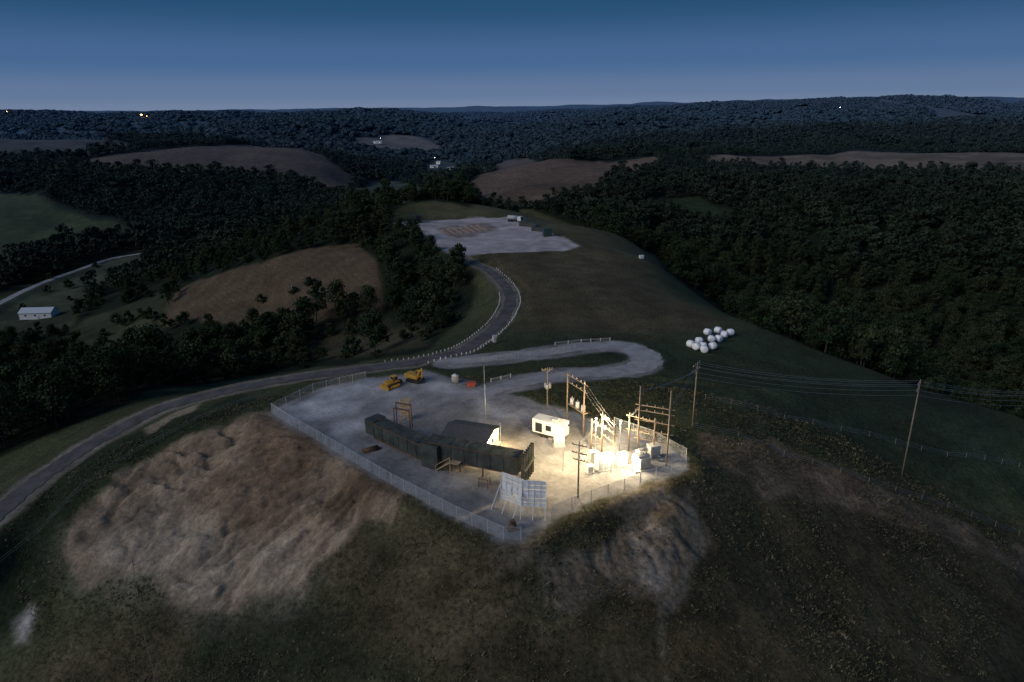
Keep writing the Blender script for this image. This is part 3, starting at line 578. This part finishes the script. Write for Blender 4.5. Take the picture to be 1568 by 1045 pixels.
fence("pasture_fence",[hit(*p) for p in [(1060,655),(1130,672),(1200,700),(1330,740),(1450,780),(1560,820)]],1.2,5,False,'wood',.06,(1,.65,.3),.15)
fence("pasture_fence",[hit(*p) for p in [(1080,612),(1200,645),(1330,672),(1450,700),(1560,716)]],1.2,5,False,'wood',.06,(1,.65,.3),.15)
fence("pasture_fence",[hit(*p) for p in [(0,880),(60,820),(120,760),(200,700),(300,650),(400,612)]],1.2,5,False,'wood',.06,(1,.6),.15)
fence("pasture_fence",[hit(*p) for p in [(205,868),(212,930),(225,990),(240,1050)]],1.3,4,False,'wood',.08,(1,.6),.15)
def offs(P,o_):
    Q=[]
    for i in range(len(P)):
        t=P[min(i+1,len(P)-1)][:2]-P[max(i-1,0)][:2]; t=t/(np.linalg.norm(t)+1e-9); Q.append((P[i][0]-t[1]*o_,P[i][1]+t[0]*o_))
    return Q
fence("road_guard_posts",offs(roadW[16:72],3.4),.55,3.0,False,'white',.15,(),.3)
fence("road_guard_posts",offs(roadW[30:78],-3.4),.4,4.5,False,'white',.13,(),.3)
fence("guard_rail",[at(a,b_,-.6) for a,b_ in [(850,529),(890,525),(934,522)]],.8,2.5,False,'white',.09,(1,.8,.6))
fence("guard_rail",[at(a,b_,-.2) for a,b_ in [(752,586),(782,578)]],.8,2.5,False,'white',.09,(1,.8,.6))
fence("chain_link_fence",[at(a,b_,-.8) for a,b_ in [(700,557),(760,551),(828,543),(880,536)]],1.2,3)
def building(name,P,rz,w,d,h,rise,wall,roofm,over=.4,win=(),door=True,lit=False):
    T=Thing(name,P,rz); T.box("slab",'concrete',(0,0,.07),(w+.6,d+.6,.2)); T.box("walls",wall,(0,0,.17+h/2),(w,d,h)); z0=.17+h
    pr_=[(-d/2-over,z0-over*rise/(d/2)+.02),(0,z0+rise+.02),(d/2+over,z0-over*rise/(d/2)+.02),(d/2+over,z0-over*rise/(d/2)+.2),(0,z0+rise+.2),(-d/2-over,z0-over*rise/(d/2)+.2)]
    v=[(-w/2-over,p[0],p[1]) for p in pr_]+[(w/2+over,p[0],p[1]) for p in pr_]; n_=6
    T.add("roof",roofm,(v,[(i,(i+1)%n_,n_+(i+1)%n_,n_+i) for i in range(n_)]+[tuple(range(6))[::-1],tuple(range(6,12))]))
    g_=[(-d/2,z0-.01),(0,z0+rise),(d/2,z0-.01)]; v=[(-w/2+.01,p[0],p[1]) for p in g_]+[(w/2-.01,p[0],p[1]) for p in g_]
    T.add("gables",wall,(v,[(0,1,2),(3,4,5),(0,1,4,3),(1,2,5,4),(2,0,3,5)]))
    for (fx,side) in win:
        wm='winl' if lit else 'glass'
        if side in ('f','b'):
            s_=-1 if side=='f' else 1
            T.box("windows",wm,(fx*w,s_*(d/2+.02),.17+h*.6),(1.1,.06,1.0)); T.box("window_frames",'white',(fx*w,s_*(d/2+.01),.17+h*.6),(1.3,.04,1.2))
        else: T.box("windows",wm,(w/2+.02,fx*d,.17+h*.6),(.06,1.1,1.0)); T.box("window_frames",'white',(w/2+.01,fx*d,.17+h*.6),(.04,1.3,1.2))
    if door: T.box("door",'grey',(w*.1,-d/2-.03,.17+1.05),(1.0,.06,2.1))
    return T
T=building("control_building",G(722,684,0),-.35,8.5,6.5,3.0,.9,'tan','roof',win=((-.3,'f'),(.0,'r')))
for q in ((4.45,-1.8,2.6),(4.45,1.8,2.6)): T.box("wall_lamps",'lampw',q,(.12,.35,.22))
e=T.done()
for q,en in (((5.2,-1.8,2.6),2300),((5.2,1.8,2.6),1200)):
    l=bpy.data.lights.new("wall_lamp_light","POINT"); l.energy=en; l.color=(1,.72,.34); l.shadow_soft_size=.15; o=bpy.data.objects.new("wall_lamp_light",l); o.parent=e; o.location=q; sc.collection.objects.link(o)
T=Thing("office_trailer",G(843,668,0),-.55); L_=6.6
T.box("body",'white',(0,0,2.1),(L_,2.6,2.7)); T.box("roof",'white',(0,0,3.5),(L_+.1,2.7,.09)); T.box("chassis",'black',(0,0,.62),(L_,2.2,.2))
for s_ in (-1,1):
    for q in (-.5,.7): T.tube("wheels",'black',(q-.8,s_*1.0,.45),(q-.8,s_*1.28,.45),.45,.45,14)
T.box("side_openings",'glass',(-1.9,-1.32,1.95),(1.5,.05,1.9)); T.box("side_openings",'glass',(.2,-1.32,2.2),(1.2,.05,1.1)); T.box("end_door",'grey',(3.33,-.2,1.9),(.04,1.0,2.1)); T.box("end_vent",'glass',(3.33,.9,2.7),(.04,.5,.5))
for q in np.linspace(-3,3,9): T.box("ribs",'white',(q,1.33,2.1),(.05,.04,2.6))
T.tube("drawbar",'black',(-3.3,-.8,.6),(-4.9,0,.5),.07); T.tube("drawbar",'black',(-3.3,.8,.6),(-4.9,0,.5),.07); T.box("roof_unit",'grey',(1,0,3.75),(1.1,.9,.4)); T.box("steps",'steel',(.9,-1.7,.4),(.9,.7,.1)); T.done(.03)
A_=Vector((-25.5,118.6,0)); B_=Vector((-12.8,107.6,0)); C_=Vector((1.2,102.2,0))
def duct(T,a,b_,w,zb,h,legs):
    d=b_-a; L=d.length; rz=math.atan2(d.y,d.x); c=(a+b_)/2; u=d/L; n_=Vector((-u.y,u.x,0))
    T.box("duct_casing",'dark',(c.x,c.y,zb+h/2),(L,w,h),rz=rz)
    k=int(L/2.2)
    for i in range(k+1):
        p=a+d*(i/k)
        for s_ in (-1,1): q=p+n_*s_*(w/2+.04); T.box("stiffener_ribs",'dark',(q.x,q.y,zb+h/2),(.10,.08,h+.05),rz=rz)
        T.box("top_ribs",'dark',(p.x,p.y,zb+h+.03),(.10,w+.16,.06),rz=rz)
    for s_ in (-1,1): q=c+n_*s_*(w/2+.08); T.box("edge_rails",'rust',(q.x,q.y,zb+h-.1),(L,.1,.12),rz=rz); T.box("edge_rails",'rust',(q.x,q.y,zb+.12),(L,.1,.14),rz=rz)
    for i in range(legs):
        p=a+d*((i+.5)/legs)
        for s_ in (-1,1): q=p+n_*s_*w*.4; T.box("legs",'rust',(q.x,q.y,zb/2),(.2,.2,zb),rz=rz)
T=Thing("ventilation_duct_structure")
duct(T,A_,B_,3.0,.4,3.1,5); duct(T,B_+Vector((-2,1.2,0)),C_,3.0,1.7,3.2,4)
q=B_; T.box("junction_housing",'dark',(q.x-1,q.y+.4,2.3),(3.6,3.6,4.6),rz=-.55)
q=C_+Vector((1.2,-.3,0)); T.box("discharge_frame",'dark',(q.x,q.y,3.2),(1.0,5.2,.25),rz=-.35)
for k in range(7):
    o_=(-2.5+5*k/6); T.box("louvre_posts",'dark',(q.x-o_*math.sin(-.35),q.y+o_*math.cos(-.35),3.2),(.6,.14,5.6),rz=-.35)
for k in range(5): T.box("louvre_rails",'rust',(q.x,q.y,.8+1.2*k),(.25,5.3,.16),rz=-.35)
for s_ in (0,3.2):
    for s2 in (0,2.6): T.tube("gantry_posts",'rust',(-23.2+s_,121.6+s2-s_*.4,0),(-23.2+s_,121.6+s2-s_*.4,4.8),.12)
T.box("gantry_beams",'rust',(-21.6,121,4.8),(3.6,.2,.25),rz=-.38); T.box("gantry_beams",'rust',(-21.6,123.6,4.8),(3.6,.2,.25),rz=-.38)
T.box("inlet_box",'dark',(-26.8,121.2,1.5),(2.6,3.2,3.0),rz=-.7)
T.done()
T=Thing("timber_stair_tower",G(622,642,0),-.3)
for sx_ in (-.8,.8):
    for sy in (-.8,.8): T.tube("posts",'lumber',(sx_,sy,0),(sx_,sy,4.6),.09)
for k in (1.4,2.9,4.2): T.box("platforms",'lumber',(0,0,k),(1.8,1.8,.1)); T.tube("cross_braces",'lumber',(-.8,-.8,k-1.3),(.8,-.8,k),.06)
T.done()
T=Thing("wooden_stairs",G(684,722,0),-.45)
for k in range(9): T.box("treads",'lumber',(-1.6+.3*k,0,.25+.22*k),(.32,1.3,.06))
for s_ in (-.65,.65): T.tube("stringers",'lumber',(-1.8,s_,.1),(1.1,s_,2.2),.09); T.tube("handrails",'lumber',(-1.8,s_,1.1),(1.1,s_,3.2),.05); T.tube("newels",'lumber',(-1.8,s_,0),(-1.8,s_,1.1),.06); T.tube("newels",'lumber',(1.1,s_,0),(1.1,s_,3.2),.07)
T.box("landing",'lumber',(1.9,0,2.2),(1.7,1.4,.1)); T.done()
T=Thing("steel_work_frame",G(742,745,0),-.4)
for sx_ in (-.8,.8):
    for sy in (-.5,.5): T.tube("posts",'rust',(sx_,sy,0),(sx_,sy,1.6),.07)
T.box("deck",'lumber',(0,0,1.3),(1.9,1.3,.08)); T.box("rail",'rust',(0,-.5,1.6),(1.8,.06,.06)); T.done()
T=Thing("white_panel_barrier")
def pan(a,b_,h,lean):
    a=Vector(a);b_=Vector(b_); d=b_-a; L=d.length; rz=math.atan2(d.y,d.x); u=d/L; n_=Vector((u.y,-u.x,0)); nx=4; nz=6
    for i in range(nx):
        for j in range(nz):
            c=a+u*L*(i+.5)/nx; zc=.9+h*(j+.5)/nz; c=c-n_*lean*(zc)/h
            T.box("panels",'white',(c.x,c.y,zc),(L/nx-.07,.05,h/nz-.08),rz=rz)
    for i in range(nx+1):
        c=a+u*L*i/nx; t_=c-n_*lean; T.tube("studs",'white',(c.x+n_.x*.08,c.y+n_.y*.08,0),(t_.x+n_.x*.08,t_.y+n_.y*.08,.9+h),.05)
        if i%2==0: t2=c-n_*lean*.6; f_=c+n_*2.4; T.tube("raker_braces",'white',(t2.x,t2.y,.9+h*.6),(f_.x,f_.y,0.02),.07)
    for j in (0,3,6): p=a-n_*lean*(.9+h*j/nz)/h+n_*.03; q=b_-n_*lean*(.9+h*j/nz)/h+n_*.03; T.tube("rails",'white',(p.x,p.y,.9+h*j/nz),(q.x,q.y,.9+h*j/nz),.05)
a1_=G(766,770,0); a2_=G(799,783,0); a3_=G(836,785,0)
pan(a1_,a2_,4.4,.5); pan(a2_,a3_,4.4,.3); T.done()
T=Thing("fan_motor",G(785,812,0),.3); T.box("base",'rust',(0,0,.25),(1.6,1.1,.2)); T.tube("drum",'rust',(-.5,0,.9),(.5,0,.9),.5,.5,14); T.box("hood",'rust',(0,0,1.5),(.8,.7,.3)); T.done()
T=Thing("pipe_stack",G(568,690,0),.5)
for k in range(5): T.tube("pipes",'rust',(-1.5,-.6+.3*k,.15),(1.5,-.6+.3*k,.15),.14,.14,8)
for k in range(4): T.tube("pipes",'black',(-1.5,-.45+.3*k,.4),(1.5,-.45+.3*k,.4),.14,.14,8)
T.box("bunks",'lumber',(0,0,.02),(.2,2,.04)); T.done()
def stadium(L,h,n_=8):
    p=[]; r_=h/2
    for k in range(n_+1): t=-math.pi/2+math.pi*k/n_; p.append((L/2-r_+r_*math.cos(t),r_+r_*math.sin(t)))
    for k in range(n_+1): t=math.pi/2+math.pi*k/n_; p.append((-L/2+r_+r_*math.cos(t),r_+r_*math.sin(t)))
    return p
def dozer(P,rz,s_c):
    T=Thing("bulldozer",P,rz,s_c)
    for s_ in (-1,1): T.add("tracks",'black',prism(stadium(4.2,1.15),s_*1.1-.3,s_*1.1+.3)); T.add("track_frames",'yellow',prism([(p[0],p[1]+.2) for p in stadium(3.4,.7)],s_*1.1-.33,s_*1.1+.33))
    T.add("engine_hood",'yellow',prism([(.1,.8),(2.4,.8),(2.4,1.9),(.1,2.15)],-.65,.65)); T.box("chassis",'yellow',(-.5,0,.95),(3.2,1.5,.7)); T.add("cab",'yellow',prism([(-1.5,1.3),(.1,1.3),(0,1.7),(-1.4,1.7)],-.75,.75))
    T.add("cab_windows",'glass',prism([(-1.35,1.7),(-.05,1.7),(-.15,2.75),(-1.3,2.75)],-.7,.7)); T.box("cab_roof",'yellow',(-.72,0,2.83),(1.5,1.6,.14)); T.tube("exhaust",'black',(1.6,.3,1.9),(1.6,.3,2.8),.07)
    for s_ in (-.72,.72):
        for q in (-1.35,-.1): T.tube("cab_pillars",'yellow',(q,s_,1.7),(q,s_,2.8),.06)
    T.add("blade",'yellow',prism([(2.75,.1),(2.95,.1),(2.85,.6),(3.05,1.35),(2.85,1.35),(2.65,.6)],-1.9,1.9))
    for s_ in (-1,1): T.tube("push_arms",'yellow',(-.2,s_*1.5,.5),(2.75,s_*1.5,.4),.12)
    T.add("ripper",'black',prism([(-2.2,1.2),(-3.1,1.1),(-3.2,.2),(-3.0,.2),(-2.9,.8),(-2.2,.8)],-.5,.5)); T.done(.03)
dozer(G(601,592,0),-2.3,.85)
T=Thing("excavator",G(636,584,0),-.5,.85)
for s_ in (-1,1): T.add("tracks",'black',prism(stadium(4.4,.95),s_*1.2-.3,s_*1.2+.3))
T.box("undercarriage",'black',(0,0,.7),(2.2,2.0,.5)); T.tube("slew_ring",'black',(0,0,.9),(0,0,1.1),.8,.8,16)
T.add("house",'yellow',prism([(-2.4,1.1),(1.4,1.1),(1.4,1.9),(-.4,2.2),(-2.2,2.3),(-2.6,1.8)],-1.25,1.25)); T.box("counterweight",'yellow',(-2.3,0,1.65),(.8,2.6,1.1))
T.box("cab",'yellow',(.7,.8,1.5),(1.5,.95,.6)); T.box("cab_windows",'glass',(.7,.8,2.3),(1.4,.9,1.1)); T.box("cab_roof",'yellow',(.7,.8,2.92),(1.55,1.0,.12))
T.add("boom",'yellow',prism([(.8,1.5),(1.5,3.6),(2.6,4.2),(2.7,3.8),(1.8,3.1),(1.3,1.4)],-.5,-.15)); T.add("stick",'yellow',prism([(2.4,4.4),(2.8,4.3),(2.6,1.3),(2.3,1.4)],-.45,-.2))
T.add("bucket",'black',prism([(2.7,1.5),(1.9,1.3),(1.8,.6),(2.2,.1),(2.8,.3)],-.9,.2)); T.tube("boom_cylinder",'steel',(1.2,-.33,1.4),(1.7,-.33,3.1),.09); T.done(.03)
T=Thing("water_tank",G(697,586,0),0,.8); T.tube("shell",'concrete',(0,0,.1),(0,0,2.2),1.0,1.0,20); T.tube("lid",'white',(0,0,2.2),(0,0,2.55),1.0,.3,20); T.tube("hatch",'grey',(0,0,2.55),(0,0,2.7),.25,.25,10); T.done()
T=Thing("dumpster",G(721,592,0),.1,.65); T.add("body",'red',prism([(-1.3,.15),(1.3,.15),(1.6,1.5),(-1.6,1.5)],-.9,.9)); T.box("rim",'red',(0,0,1.53),(3.4,2.0,.1)); T.box("ribs",'red',(0,-.95,.8),(.1,.08,1.3)); T.done(.02)
T=Thing("portable_toilet",G(757,524,-1),.3,.8); T.box("body",'white',(0,0,1.1),(1.1,1.1,2.1)); T.add("roof",'grey',prism([(-.62,2.15),(.62,2.15),(.4,2.4),(-.4,2.4)],-.6,.6)); T.box("door",'grey',(0,-.57,1.1),(.8,.04,1.8)); T.done(.02)
for (a,b_) in [(1057,529),(1070,524),(1083,511),(1099,508),(1118,511),(1076,532),(1089,521),(1100,521),(1109,514),(1078,538),(1091,533),(1066,533)]:
    P=hit(a,b_+3); P=(P[0],P[1],h1(*P)); T=Thing("wrapped_hay_bale",P,random.uniform(0,3))
    V=[];Fc=[]; prof=[(-.85,.3),(-.82,.7),(-.65,.92),(-.3,.98),(.3,.97),(.66,.9),(.83,.68),(.86,.3)]
    for (xx,rad) in prof:
        for k in range(18): t=2*math.pi*k/18; q=rad*1.08*(1+.03*random.uniform(-1,1)); V.append((xx*1.1,q*math.cos(t),.95+q*math.sin(t)*.93))
    for i in range(len(prof)-1):
        for k in range(18): Fc.append((i*18+k,i*18+(k+1)%18,(i+1)*18+(k+1)%18,(i+1)*18+k))
    Fc.append(tuple(range(18))); Fc.append(tuple(range((len(prof)-1)*18,len(prof)*18))); T.add("bale",'wrap',(V,Fc),True); T.done()
def container(px,py,z,rz,w=6,d=2.5,h=2.6,m='green',name="storage_tank_container"):
    T=Thing(name,G(px,py,z),rz); T.box("body",m,(0,0,h/2+.15),(w,d,h))
    for k in range(int(w/.6)): T.box("corrugation",m,(-w/2+.3+.6*k,-d/2-.03,h/2+.15),(.2,.06,h*.92)); T.box("corrugation",m,(-w/2+.3+.6*k,d/2+.03,h/2+.15),(.2,.06,h*.92))
    T.box("doors",'grey',(w/2+.02,0,h/2+.15),(.05,d*.9,h*.9)); T.box("skids",'black',(0,0,.07),(w,d*.8,.14)); T.done()
container(632,342,1,.1,4,3,4.2,'dark'); container(642,341,1,.1,3.5,3,4,'dark'); container(838,362,1,.2,4.0,3.0,3.8); container(808,347,1,-.5,9,2.6,2.4,'dark'); container(822,354,1,-.5,5,2.2,1.8,'dark'); container(798,340,1,-.5,6,2.4,2.6,'green')
container(982,397,None,.2,1.8,1.5,1.4,'white',"livestock_shed"); container(449,444,None,.2,1.5,1.2,1.3,'white',"livestock_feeder")
T=Thing("tanker_truck",G(788,340,1),-.5); T.box("cab",'white',(3.3,0,1.9),(2.0,2.4,2.4)); T.box("windscreen",'glass',(4.32,0,2.4),(.05,2.1,.9)); T.box("frame",'black',(0,0,.9),(8,1,.3)); T.tube("tank",'grey',(-3.9,0,2.3),(2,0,2.3),1.15,1.15,16)
for q in (3.2,-1.8,-3.1):
    for s_ in (-1,1): T.tube("wheels",'black',(q,s_*.9,.5),(q,s_*1.2,.5),.52,.52,12)
T.done()
for q in range(7):
    a=G(676+9*q,352-1.2*q,1); T=Thing("soil_windrow",a,.0); V=[];Fc=[]; n_=20
    for i in range(n_):
        for k in range(7):
            w_=(k/6-.5)*2; V.append((w_*1.3+ i*.35+random.uniform(-.1,.1),-i*1.0,(1-w_*w_)*.75*(.6+.5*random.random())*min(1,i/2,(n_-1-i)/2)))
    for i in range(n_-1):
        for k in range(6): Fc.append((i*7+k,i*7+k+1,(i+1)*7+k+1,(i+1)*7+k))
    T.add("soil",'soil',(V,Fc)); T.done()
building("metal_barn",G(62,487),.05,19,9,4,2.2,'white','metalroof',win=((-.3,'f'),(0,'f'),(.3,'f'))).done()
building("farmhouse",G(14,432),.9,12,8,5,2.6,'white','roof',win=((-.3,'f'),(.3,'f'))).done()
for (a,b_,rz,w) in [(665,258,.5,16),(672,252,-.3,10),(578,221,.1,22),(1290,172,.2,18),(836,199,.0,20),(690,262,.4,12)]:
    building("farmhouse",G(a,b_),rz,w,9,4.5,2.5,'white','metalroof',win=((-.3,'f'),(.3,'f')),lit=True).done()
def yard(a,b_,m,s_,hh=9):
    P=G(a,b_); T=Thing("yard_light",P); T.tube("post",'wood',(0,0,0),(0,0,hh),.2,.15,8); T.add("lamp_globe",m,sphg((0,0,hh+s_*.6),(s_,s_,s_*.7))); T.done()
yard(218,184,'lampo',2.2,18); yard(226,185,'lampo',.8,16); yard(666,250,'lampw',.35,12); yard(1285,173,'lampw',.9,18); yard(583,219,'lampw',.3,12); yard(1052,157,'lampr',2.0,24); yard(12,178,'lampo',.8,18)
# ------------------------------------------------------------------ sky and light
w=bpy.data.worlds.new("World"); sc.world=w; w.use_nodes=True; nt=w.node_tree; bg=nt.nodes["Background"]
sky=nt.nodes.new("ShaderNodeTexSky"); sky.sky_type='NISHITA'; sky.sun_disc=False; sky.sun_elevation=math.radians(24); sky.sun_rotation=math.radians(240)
tc=nt.nodes.new("ShaderNodeTexCoord"); sx=nt.nodes.new("ShaderNodeSeparateXYZ"); nt.links.new(tc.outputs['Generated'],sx.inputs[0])
cr=nt.nodes.new("ShaderNodeValToRGB"); cr.color_ramp.interpolation='EASE'; nt.links.new(mathn(nt,'MULTIPLY',sx.outputs[2],4.0),cr.inputs[0])
E=cr.color_ramp.elements; E[0].position=0; E[0].color=(.165,.225,.350,1); E[1].position=1; E[1].color=(.018,.068,.160,1)
for p,c in ((.08,(.122,.190,.330,1)),(.24,(.062,.138,.295,1)),(.52,(.019,.078,.178,1))):
    e=E.new(p); e.color=c
mx=nt.nodes.new("ShaderNodeMix"); mx.data_type='RGBA'; mx.inputs[0].default_value=.97
sk=nt.nodes.new("ShaderNodeVectorMath"); sk.operation='SCALE'; sk.inputs['Scale'].default_value=.03; nt.links.new(sky.outputs[0],sk.inputs[0])
nt.links.new(sk.outputs[0],mx.inputs[6]); nt.links.new(cr.outputs[0],mx.inputs[7]); nt.links.new(mx.outputs[2],bg.inputs[0]); bg.inputs[1].default_value=1.0
sl=bpy.data.lights.new("afterglow_sun","SUN"); sl.energy=1.3; sl.angle=math.radians(35); sl.color=(1,.95,.93); so=bpy.data.objects.new("afterglow_sun",sl); sc.collection.objects.link(so)
el=math.radians(32); az=math.radians(240); dv=Vector((math.sin(az)*math.cos(el),math.cos(az)*math.cos(el),math.sin(el))); so.rotation_euler=dv.to_track_quat('Z','Y').to_euler(); so.location=(0,0,200)
sc.view_settings.view_transform='Standard'; sc.view_settings.look='None'; sc.view_settings.exposure=0
